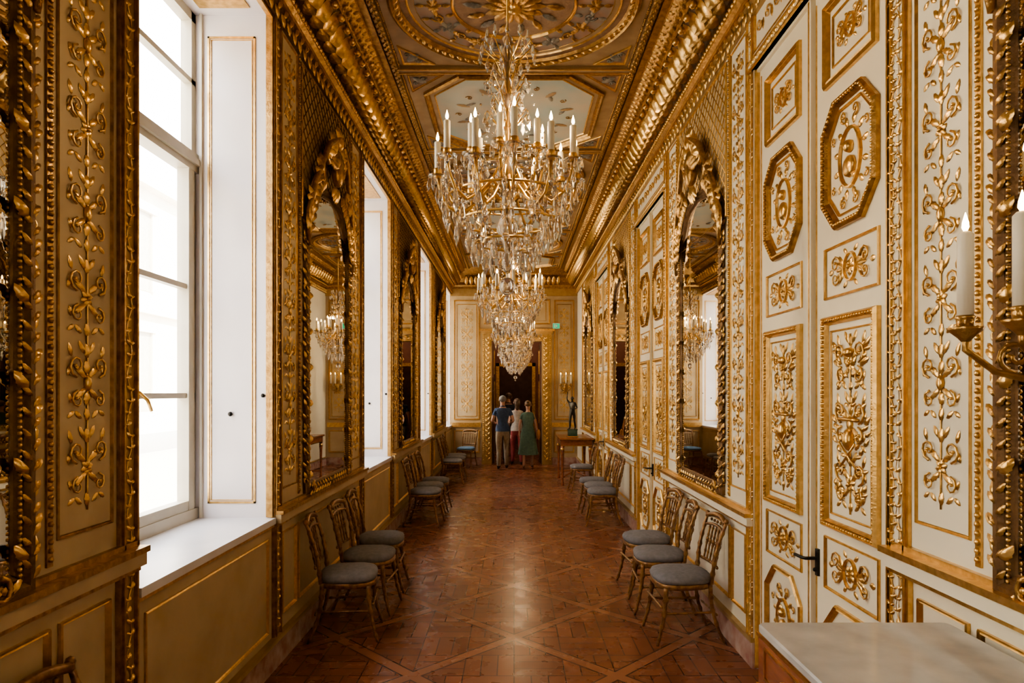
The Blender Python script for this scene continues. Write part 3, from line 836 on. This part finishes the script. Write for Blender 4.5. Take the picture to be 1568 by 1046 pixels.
# ------------------------------------------------------------------ chandeliers
def chandelier(z0):
    g = G(lambda x, y, z: (x, y, z * 1.13 if z < 0 else z))
    rod = H - z0
    rnd = random.Random(11)
    def drop(x, y, z, L, r):
        k = 6; vs = [(x, y, z), (x, y, z - L)]
        for j in range(k):
            q = 2 * pi * j / k; vs.append((x + cos(q) * r, y + sin(q) * r, z - L * .62))
        for j in range(k):
            q = 2 * pi * j / k; vs.append((x + cos(q) * r * .45, y + sin(q) * r * .45, z - L * .15))
        fs = []
        for j in range(k):
            a, b = 2 + j, 2 + (j + 1) % k; c, d = 8 + j, 8 + (j + 1) % k
            fs += [(1, b, a), (a, b, d, c), (0, c, d)]
        g.add(vs, fs, CRYS)
    g.lathe([(.006, rod), (.006, .66)], (0, 0, 0), BRASS, 6)
    g.lathe([(.05, rod), (.06, rod - .02), (.02, rod - .06), (.006, rod - .09)], (0, 0, 0), BRASS, 12)
    g.lathe([(.01, .72), (.03, .70), (.015, .66), (.035, .62), (.045, .58), (.02, .54), (.015, .50), (.04, .46), (.055, .41), (.03, .35), (.015, .32), (.03, .28), (.05, .2), (.03, .1), (.02, .05), (.06, 0), (.07, -.04), (.03, -.09), (.02, -.16), (.04, -.22), (.06, -.27), (.03, -.33), (.015, -.38), (.03, -.42), (.02, -.46), (.008, -.48)], (0, 0, 0), CRYS, 10)
    g.tube([(0, 0, .7), (0, 0, -.45)], .008, BRASS, 6)
    for zc, R, n_, L in ((.62, .145, 11, .075), (.53, .08, 9, .06), (.45, .11, 10, .06), (.36, .08, 8, .06), (.27, .12, 10, .07)):
        for i in range(n_):
            q = 2 * pi * i / n_ + zc * 3; c, s_ = cos(q), sin(q)
            g.tube([(c * .015, s_ * .015, zc - .05), (c * R * .5, s_ * R * .5, zc - .02), (c * R * .9, s_ * R * .9, zc + .04), (c * R, s_ * R, zc + .02)], .0035, BRASS, 4)
            drop(c * R, s_ * R, zc + .02, L, .013)
            if zc > .6:
                drop(c * R * .8, s_ * R * .8, zc + .11, .08, .012)
    def arm(q, R, zc, tall):
        c, s_ = cos(q), sin(q)
        pts = []
        for t, (rr, zz) in enumerate(((.04, -.10), (.10, -.05), (.17, -.12), (.25, -.17), (.32, -.13), (.355, -.06), (.366, 0))):
            f = R / .366; pts.append((c * rr * f, s_ * rr * f, zc + zz))
        g.tube(pts, .008, BRASS, 5)
        x, y = c * R, s_ * R
        g.lathe([(.012, -.03), (.016, -.01), (.05, .0), (.052, .006), (.02, .008)], (x, y, zc), CRYS, 10)
        g.lathe([(.012, .0), (.022, .015), (.022, .035), (.016, .04)], (x, y, zc), BRASS, 8)
        g.lathe([(.0165, .03), (.0165, tall - .004), (.010, tall), (.002, tall + .004)], (x, y, zc), WAX, 8)
        g.lathe([(.002, tall), (.0085, tall + .014), (.0075, tall + .026), (.001, tall + .05)], (x, y, zc), FLAME, 6)
        for i in range(6):
            p = 2 * pi * i / 6 + q
            drop(x + cos(p) * .047, y + sin(p) * .047, zc + .0, rnd.uniform(.05, .07), .010)
        drop(x, y, zc - .03, .10, .015)
        for i in (2, 4):
            drop(pts[i][0], pts[i][1], pts[i][2], .09, .014)
    N1 = 12
    for i in range(N1): arm(2 * pi * i / N1 + .1, .366, -.0 if i % 2 else -.04, .18)
    for i in range(6): arm(2 * pi * i / 6 + .35, .20, .06, .165)
    for R, z in ((.31, -.13), (.25, -.24), (.17, -.34)):
        g.tube([(cos(2 * pi * i / 28) * R, sin(2 * pi * i / 28) * R, z) for i in range(29)], .006, BRASS, 5)
    def chain(p0, p1, sag, nb, r):
        for i in range(nb + 1):
            t = i / nb
            p = [p0[k] + (p1[k] - p0[k]) * t for k in range(3)]; p[2] -= sag * 4 * t * (1 - t)
            g.blob(p, r, CRYS, 5, 3, False)
    for i in range(12):
        q = 2 * pi * i / 12; c, s_ = cos(q), sin(q)
        if i % 2 == 0: chain((c * .12, s_ * .12, .46), (c * .29, s_ * .29, .0), .12, 16, .0075)
        chain((c * .31, s_ * .31, -.13), (c * .10, s_ * .10, -.40), .03, 10, .0085)
        q2 = q + 2 * pi / 12
        chain((c * .355, s_ * .355, -.01), (cos(q2) * .355, sin(q2) * .355, -.01), .07, 8, .008)
    for R, z, n_, L, r in ((.37, -.10, 18, .10, .014), (.31, -.15, 15, .13, .017), (.27, -.20, 13, .13, .017), (.22, -.26, 12, .14, .018), (.17, -.32, 10, .13, .018), (.11, -.38, 8, .12, .017)):
        for i in range(n_):
            q = 2 * pi * i / n_ + R * 7; rj = R * rnd.uniform(.92, 1.08)
            drop(cos(q) * rj, sin(q) * rj, z + rnd.uniform(-.02, .02), L * rnd.uniform(.75, 1.2), r)
    g.blob((0, 0, -.54), .042, CRYS, 10, 7)
    g.blob((0, 0, -.60), .018, CRYS, 8, 5)
    return g.mesh('crystal_chandelier', True)
for y, z0, x in ((3.45, 2.97, -.035), (7.52, 2.97, -.04), (11.6, 2.88, -.0), (15.25, 2.76, .03)):
    obj('crystal_chandelier', chandelier(z0), (x, y, z0))
    l = bpy.data.lights.new('chandelier_glow', 'POINT'); l.energy = 22; l.color = (1, .72, .42); l.shadow_soft_size = .012
    lo = bpy.data.objects.new('chandelier_glow', l); scene.collection.objects.link(lo); lo.location = (x + .09, y, z0 + .24)

# ------------------------------------------------------------------ sconces
def sconce(n_arm=3, reach=.38, sp=.5):
    g = G()
    g.blob((0, 0, .02), (.04, .10, .025), GOLD2, 8, 6)
    for q in (-.5, 0, .5): g.leaf(0, .06, pi / 2 + q, .12, .05, .03, GOLD2, .02); g.leaf(0, -.06, -pi / 2 + q, .14, .05, .03, GOLD2, .02)
    for i in range(n_arm):
        a = (i - (n_arm - 1) / 2) * sp
        c, s_ = cos(a), sin(a)
        pts = [(s_ * r, z, .03 + c * r) for r, z in ((0, -.02), (reach * .25, -.09), (reach * .5, -.11), (reach * .8, -.08), (reach, -.02), (reach, .03))]
        g.tube(pts, [.012, .011, .010, .009, .009, .009], GOLD2, 7)
        cc = []
        for k in range(18):
            t = k / 17; q = -pi / 2 + 2 * pi * 1.3 * t; R = .045 * (1 - .8 * t)
            cc.append((s_ * (reach * .66 + cos(q) * R), -.04 + sin(q) * R, .03 + c * (reach * .66 + cos(q) * R)))
        g.tube(cc, .007, GOLD2, 5)
        T0 = g.T; x, y = s_ * reach, .03 + c * reach
        g.T = lambda a_, b_, c_: (a_, -b_, c_)
        g.lathe([(.01, .0), (.018, .01), (.040, .03), (.044, .038), (.02, .04), (.022, .06), (.026, .065), (.02, .07)], (x, y, 0), GOLD2, 12)
        g.lathe([(.0195, .06), (.0195, .285), (.012, .293), (.002, .296)], (x, y, 0), WAX, 14)
        g.lathe([(.002, .29), (.009, .305), (.008, .318), (.001, .345)], (x, y, 0), FLAME, 8)
        g.T = T0
    return g.mesh('candle_wall_sconce', True)
SM = sconce(2, .34, .58)
obj('candle_wall_sconce', SM, (WX - .02, 1.645, 1.935), RR)
SM2 = sconce(3, .16, .9)
obj('candle_wall_sconce', SM2, (1.28, YE - .03, 1.95), 0)

# ------------------------------------------------------------------ console table (near)
def console():
    g = G(IDT)
    X, Y = .34, .70; zt = .985
    def rr(s, z):
        out = []
        for cx, cy, a0 in ((X - .03, Y - .03, 0), (-X + .03, Y - .03, pi / 2), (-X + .03, -Y + .03, pi), (X - .03, -Y + .03, 3 * pi / 2)):
            for k in range(4):
                q = a0 + pi / 2 * k / 3; out.append((cx + cos(q) * (.03 + s), cy + sin(q) * (.03 + s), z))
        return out
    rings = [rr(-.012, zt - .03), rr(0, zt - .025), rr(0, zt - .006), rr(-.006, zt)]
    n = 16; vs = [p for r in rings for p in r]
    g.add(vs, [(i * n + j, i * n + (j + 1) % n, (i + 1) * n + (j + 1) % n, (i + 1) * n + j) for i in range(3) for j in range(n)] + [tuple(range(3 * n, 4 * n)), tuple(reversed(range(n)))], MARBLE)
    x, y = X - .006, Y - .006
    g.box(-x, x, -y, y, .76, zt - .03, MAHOG)
    for z in (.941, .76):
        g.box(-x - .006, x + .006, -y - .006, y + .006, z, z + .012, BRASS)
    for k in (-1, 0, 1):
        c = k * .44
        for a in ((c - .19, c + .19, .81, .818), (c - .19, c + .19, .912, .92)):
            g.box(-x - .006, -x, a[0], a[1], a[2], a[3], BRASS)
        for s_ in (-1, 1): g.box(-x - .006, -x, c + s_ * .19 - .004, c + s_ * .19 + .004, .81, .92, BRASS)
        g.blob((-x - .018, c, .87), .016, BRASS)
    for sy in (-1, 1):
        a, b = sorted((sy * y, sy * (y + .006)))
        g.box(-x + .06, x - .06, a, b, .82, .828, BRASS); g.box(-x + .06, x - .06, a, b, .912, .92, BRASS)
        for sx in (-1, 1):
            cx, cy = sx * (x - .035), sy * (y - .035)
            g.lathe([(.022, 0), (.026, .03), (.018, .06), (.020, .10), (.032, .60), (.036, .70), (.028, .72), (.036, .75), (.036, .765)], (cx, cy, 0), MAHOG, 12)
            g.lathe([(.024, 0), (.028, .02), (.024, .07)], (cx, cy, 0), BRASS, 12); g.lathe([(.037, .715), (.041, .73), (.037, .745)], (cx, cy, 0), BRASS, 12)
    g.box(-x + .04, x - .02, -y + .04, y - .04, .18, .20, MAHOG)
    return g
obj('marble_console_table', console(), (1.20, 1.62, 0), 0)

def side_table():
    g = G(IDT); X, Y = .33, .6
    g.box(-X, X, -Y, Y, .88, .915, MAHOG); g.box(-X + .03, X - .03, -Y + .03, Y - .03, .76, .88, MAHOG)
    g.box(-X - .004, X + .004, -Y - .004, Y + .004, .89, .90, BRASS); g.box(-X + .025, X - .025, -Y + .025, Y - .025, .76, .775, BRASS)
    for sx in (-1, 1):
        for sy in (-1, 1):
            g.lathe([(.03, 0), (.035, .03), (.02, .07), (.022, .3), (.03, .6), (.038, .7), (.028, .72), (.04, .76)], (sx * (X - .06), sy * (Y - .06), 0), MAHOG, 10)
            g.blob((sx * (X - .06), sy * (Y - .06), .7), .042, BRASS, 8, 5)
    g.tube([(-X + .06, -Y + .06, .15), (0, 0, .22), (X - .06, Y - .06, .15)], .014, MAHOG, 6)
    g.tube([(-X + .06, Y - .06, .15), (0, 0, .22), (X - .06, -Y + .06, .15)], .014, MAHOG, 6)
    g.blob((0, 0, .24), .05, BRASS, 8, 6)
    return g
obj('mahogany_side_table', side_table(), (1.21, 13.2, 0), 0)

# ------------------------------------------------------------------ people
def skin_body(bones, labels_mat, levels=1):
    names = list(bones); idx = {n_: i for i, n_ in enumerate(names)}
    me = bpy.data.meshes.new('tmp'); vs = [bones[n_][0] for n_ in names]
    es = [(idx[bones[n_][2]], idx[n_]) for n_ in names if bones[n_][2]]
    me.from_pydata(vs, es, [])
    o = bpy.data.objects.new('tmp', me); scene.collection.objects.link(o)
    md = o.modifiers.new('Skin', 'SKIN'); md.use_smooth_shade = True
    sv = me.skin_vertices[0].data if len(me.skin_vertices) else None
    if sv is None:
        bpy.context.view_layer.objects.active = o
        bpy.context.view_layer.update(); sv = me.skin_vertices[0].data
    for i, n_ in enumerate(names):
        sv[i].radius = bones[n_][1]; sv[i].use_root = (i == 0)
    ss = o.modifiers.new('Sub', 'SUBSURF'); ss.levels = levels; ss.render_levels = levels
    bpy.context.view_layer.update()
    dg = bpy.context.evaluated_depsgraph_get()
    m2 = bpy.data.meshes.new_from_object(o.evaluated_get(dg))
    V = [tuple(v.co) for v in m2.vertices]; F = [list(p.vertices) for p in m2.polygons]
    bpy.data.objects.remove(o)
    segs = [(Vector(bones[bones[n_][2]][0]), Vector(bones[n_][0]), bones[n_][3]) for n_ in names if bones[n_][2]]
    mats = []
    for p in F:
        c = Vector((0, 0, 0))
        for i in p: c += Vector(V[i])
        c /= len(p); best = 1e9; lab = None
        for a, b, l in segs:
            ab = b - a; t = max(0, min(1, (c - a).dot(ab) / max(ab.length_squared, 1e-9)))
            d = (a + ab * t - c).length
            if d < best: best = d; lab = l
        mats.append(labels_mat[lab])
    return V, F, mats

def person(name, loc, yaw, Hh, kind, shirt, legs, skin, hair, shoes, stride=.08, arms='down', dress=None, bag=None, sc_mat=None, longhair=False):
    fem = kind == 'f'
    sw = .165 if not fem else .145
    b = {}
    b['pelvis'] = ((0, 0, .94), (.145, .105) if not fem else (.15, .11), None, 'legs')
    b['spine'] = ((0, 0, 1.12), (.135, .10) if not fem else (.115, .09), 'pelvis', 'shirt')
    b['chest'] = ((0, -.005, 1.31), (.165, .115) if not fem else (.14, .10), 'spine', 'shirt')
    b['neckb'] = ((0, -.01, 1.45), (.085, .07) if not fem else (.065, .055), 'chest', 'shirt')
    b['neck'] = ((0, .0, 1.52), (.055, .055) if not fem else (.045, .045), 'neckb', 'skin')
    b['jaw'] = ((0, .02, 1.575), (.062, .07), 'neck', 'skin')
    b['skull'] = ((0, .012, 1.65), (.077, .094), 'jaw', 'skin')
    b['crown'] = ((0, .0, 1.725), (.05, .062), 'skull', 'hair')
    for sd, S in ((-1, 'L'), (1, 'R')):
        b['sh' + S] = ((sd * sw, 0, 1.405), (.062, .06) if not fem else (.048, .048), 'chest', 'shirt')
        if arms == 'down' or (arms == 'mixed' and sd < 0):
            el, wr, pl, dr = (sd * (sw + .07), -.03, 1.13), (sd * (sw + .08), .05, .90), (sd * (sw + .078), .065, .84), (0, .1, -1)
        elif arms == 'raise' and sd > 0:
            el, wr, pl, dr = (sd * (sw + .14), .03, 1.60), (sd * (sw + .10), .06, 1.85), (sd * (sw + .09), .065, 1.91), (0, .1, 1)
        else:
            el, wr, pl, dr = (sd * (sw + .09), -.06, 1.14), (sd * (sw + .0), .15, 1.08), (sd * (sw - .05), .19, 1.10), (-sd * .7, .5, .3)
        mid = tuple((b['sh' + S][0][k] + el[k]) / 2 for k in range(3))
        b['ua' + S] = (mid, (.052, .052) if not fem else (.04, .04), 'sh' + S, 'shirt')
        b['el' + S] = (el, (.04, .04) if not fem else (.033, .033), 'ua' + S, 'skin')
        b['wr' + S] = (wr, (.027, .023), 'el' + S, 'skin')
        b['pl' + S] = (pl, (.02, .036), 'wr' + S, 'skin')
        d = Vector(dr).normalized()
        side = Vector((0, 1, 0)) if abs(d.y) < .8 else Vector((1, 0, 0))
        side = (side - d * side.dot(d)).normalized()
        for f in range(4):
            L = (.075, .085, .08, .062)[f]; off = side * ((1.5 - f) * .018)
            p1 = Vector(pl) + off + d * .03; p2 = p1 + d * L * .55 + Vector((-sd * .008, 0, 0)); p3 = p2 + d * L * .4 + Vector((-sd * .02, 0, 0))
            b['f%d1%s' % (f, S)] = (tuple(p1), (.009, .009), 'pl' + S, 'skin')
            b['f%d2%s' % (f, S)] = (tuple(p2), (.0085, .0085), 'f%d1%s' % (f, S), 'skin')
            b['f%d3%s' % (f, S)] = (tuple(p3), (.007, .007), 'f%d2%s' % (f, S), 'skin')
        p1 = Vector(pl) + side * .035 - d * .01; p2 = p1 + side * .02 + d * .035
        b['t1' + S] = (tuple(p1), (.010, .010), 'pl' + S, 'skin'); b['t2' + S] = (tuple(p2), (.008, .008), 't1' + S, 'skin')
        st = sd * stride
        b['hip' + S] = ((sd * .088, st * .15, .86), (.098, .10), 'pelvis', 'legs')
        b['th' + S] = ((sd * .095, st * .5, .68), (.085, .088), 'hip' + S, 'legs')
        b['kn' + S] = ((sd * .095, st * .9 + .02, .48), (.062, .064) if not dress else (.05, .05), 'th' + S, 'legs')
        b['cf' + S] = ((sd * .098, st * 1.1 - .02, .30), (.062, .062) if not dress else (.046, .05), 'kn' + S, 'legs' if not dress else 'skin')
        b['an' + S] = ((sd * .10, st * 1.4 - .03, .09), (.052, .056) if not dress else (.032, .035), 'cf' + S, 'legs' if not dress else 'skin')
        b['ft' + S] = ((sd * .105, st * 1.4 + .03, .045), (.042, .038), 'an' + S, 'shoes')
        b['to' + S] = ((sd * .115, st * 1.4 + .13, .032), (.036, .028), 'ft' + S, 'shoes')
    lm = dict(shirt=shirt, legs=legs, skin=skin, hair=hair, shoes=shoes)
    V, F, M = skin_body(b, lm, 1)
    g = G(IDT)
    mn = min(v[2] for v in V)
    for p, m in zip(F, M):
        g.f.append(p); g.m.append(g.mi(m)); g.sm.append(True)
    g.v.extend(V)
    g.blob((0, .108, 1.635), (.013, .022, .022), skin, 6, 4)
    g.blob((0, .098, 1.60), (.024, .008, .007), simple(name + '_lips', (.45, .18, .15), .5) if not sc_mat else sc_mat, 6, 4)
    for sd in (-1, 1):
        g.blob((sd * .079, .005, 1.64), (.012, .02, .03), skin, 6, 4)
        g.blob((sd * .03, .093, 1.655), (.012, .008, .008), WSIGN if not sc_mat else sc_mat, 6, 4)
        g.blob((sd * .03, .100, 1.655), (.005, .004, .005), IRON, 6, 4)
    g.blob((0, -.012, 1.675), (.088, .100, .084), hair, 12, 8)
    if longhair:
        g.blob((0, -.05, 1.61), (.080, .06, .11), hair, 10, 7); g.blob((0, -.06, 1.52), (.06, .035, .08), hair, 10, 7)
    if fem and not longhair: g.blob((0, -.10, 1.72), (.04, .04, .04), hair, 8, 6)
    if dress:
        rings = [(1.455, .085, .07), (1.43, .135, .085), (1.36, .155, .105), (1.28, .158, .118), (1.12, .132, .105), (1.02, .155, .125), (.92, .185, .145), (.75, .205, .165), (.55, .23, .185), (.36, .255, .21)]
        n_ = 28; vs = []
        for z, rx, ry in rings:
            am = max(0, (1.05 - z)) * .06
            for j in range(n_):
                q = 2 * pi * j / n_; k = 1 + am * sin(7 * q) * 1.5
                vs.append((cos(q) * rx * k, sin(q) * ry * k, z))
        g.add(vs, [(i * n_ + j, i * n_ + (j + 1) % n_, (i + 1) * n_ + (j + 1) % n_, (i + 1) * n_ + j) for i in range(len(rings) - 1) for j in range(n_)], dress, True)
    elif not sc_mat:
        n_ = 24; vs = []
        for z, rx, ry in ((1.12, .135, .105), (1.0, .165, .125), (.93, .172, .132), (.90, .170, .13)):
            for j in range(n_):
                q = 2 * pi * j / n_; vs.append((cos(q) * rx, sin(q) * ry, z))
        g.add(vs, [(i * n_ + j, i * n_ + (j + 1) % n_, (i + 1) * n_ + (j + 1) % n_, (i + 1) * n_ + j) for i in range(3) for j in range(n_)], shirt, True)
        g.tube([(-.06, -.03, 1.49), (0, -.065, 1.50), (.06, -.03, 1.49)], .014, shirt, 6)
    if bag:
        g.blob((.27, -.02, .88), (.05, .13, .14), bag, 12, 8)
        g.tube([(.27, -.10, .98), (.22, -.06, 1.2), (.14, -.03, 1.45), (.15, .05, 1.4), (.25, .08, .98)], .009, bag, 6)
    s = Hh / 1.762
    o = obj(name, g, (loc[0], loc[1], loc[2] - mn * s), yaw); o.scale = (s, s, s)
    return o
SK = simple('skin', (0.50, 0.29, 0.21), .55)
def fab(n_, c): return simple(n_, c, .85, 0, tuple(x * .75 for x in c), 20, .2, 90)
HG = simple('grey_hair', (.20, .18, .16), .6, 0, (.30, .28, .26), 60); HB = simple('brown_hair', (.07, .04, .025), .5, 0, (.12, .07, .04), 60); HBl = simple('blonde_hair', (.22, .14, .07), .5, 0, (.15, .09, .05), 60)
BLK = simple('black_shoe', (.02, .02, .02), .4); TANS = simple('tan_shoe', (.25, .15, .08), .5)
person('man_in_blue_shirt', (-.27, 15.4, 0), .1, 1.74, 'm', fab('blue_shirt', (.06, .10, .20)), fab('khaki_trousers', (.36, .29, .21)), SK, HG, BLK, .07, 'front')
person('woman_in_green_dress', (.33, 15.5, 0), -.1, 1.62, 'f', fab('green_cotton', (.10, .17, .125)), fab('green_cotton_b', (.10, .17, .125)), SK, HBl, TANS, .06, 'down', dress=fab('green_dress', (.105, .18, .13)), bag=fab('ochre_bag', (.45, .20, .04)))
person('woman_in_white_top', (.07, 16.3, 0), .2, 1.66, 'f', fab('white_top', (.5, .46, .44)), fab('red_trousers', (.30, .05, .05)), SK, HB, BLK, -.07, 'down', longhair=True)
person('man_in_dark_jacket', (-.14, 17.1, 0), 0, 1.80, 'm', fab('navy_jacket', (.03, .045, .08)), fab('grey_trousers', (.22, .22, .24)), SK, HB, BLK, .07, 'down')
st = person('bronze_statue', (1.17, 13.1, .0), pi - .5, .66, 'm', BRONZE, BRONZE, BRONZE, BRONZE, BRONZE, .1, 'raise', sc_mat=BRONZE)
gz = G(IDT); gz.box(-.11, .11, -.11, .11, .915, .93, BRASS); gz.box(-.09, .09, -.09, .09, .93, 1.05, GREENM); gz.box(-.10, .10, -.10, .10, 1.05, 1.065, GREENM)
pl = obj('plinth', gz, (0, 0, 0), 0)
st.location.z += 1.062
par = bpy.data.objects.new('bronze_statuette', None); scene.collection.objects.link(par); par.location = (1.17, 13.1, 0)
bpy.context.view_layer.update()
pl.parent = par
st.parent = par; st.location.x = 0; st.location.y = 0; st.name = 'figure'

# ------------------------------------------------------------------ exterior
g = G(IDT)
fx = -16
g.box(fx - 1, fx, -30, 70, 0, 11, STONE)
for y in range(-28, 70, 4):
    for z in (1.0, 6.2):
        g.box(fx, fx + .12, y - .9, y - .7, z, z + 3.4, STONE); g.box(fx, fx + .12, y + .7, y + .9, z, z + 3.4, STONE); g.box(fx, fx + .2, y - 1.0, y + 1.0, z + 3.4, z + 3.7, STONE)
        g.box(fx, fx + .03, y - .7, y + .7, z, z + 3.4, SASH)
g.box(fx, fx + .5, -30, 70, 10.6, 11.2, STONE); g.box(fx, fx + .3, -30, 70, 5.2, 5.6, STONE)
obj('courtyard_facade', g)
g = G(IDT); g.box(-40, -2.16, -40, 80, -1.2, -1.0, GRAVEL); obj('courtyard_ground', g)

# ------------------------------------------------------------------ light
w = bpy.data.worlds.new('World'); scene.world = w; w.use_nodes = True
bg = w.node_tree.nodes['Background']; bg.inputs[0].default_value = (0.97, 0.96, 0.97, 1); bg.inputs[1].default_value = 8.5
s = bpy.data.lights.new('sun', 'SUN'); s.energy = 15; s.angle = .02; s.color = (1, .94, .85)
so = bpy.data.objects.new('sun', s); scene.collection.objects.link(so)
so.rotation_euler = Vector((-.75, .35, -.75)).to_track_quat('-Z', 'Y').to_euler()
for i, yc in enumerate(WC):
    l = bpy.data.lights.new('window_portal', 'AREA'); l.shape = 'RECTANGLE'; l.size = 3.2; l.size_y = 1.5
    try: l.cycles.is_portal = True
    except Exception as e: print(e)
    lo = bpy.data.objects.new('window_portal', l); scene.collection.objects.link(lo)
    lo.location = (-WX - .62, yc, 2.6)
    lo.rotation_euler = Vector((1, 0, 0)).to_track_quat('-Z', 'Y').to_euler()
    d = lo.rotation_euler.to_matrix()
    if abs((d @ Vector((1, 0, 0))).z) < .5: l.size, l.size_y = 1.5, 3.2

# ------------------------------------------------------------------ camera
c = bpy.data.cameras.new('cam'); co = bpy.data.objects.new('cam', c); scene.collection.objects.link(co)
c.sensor_width = 36; c.lens = 36 * 1000 / 1568; c.shift_y = (601 - 523) / 1568; c.shift_x = -.002; c.clip_start = .05
co.location = (0, 0, EYE); co.rotation_euler = (pi / 2, 0, 0)
scene.camera = co
scene.view_settings.view_transform = 'AgX'
scene.view_settings.look = 'AgX - Medium High Contrast'
scene.view_settings.exposure = 0.6
print('verts', sum(len(o.data.vertices) for o in scene.objects if o.type == 'MESH'))
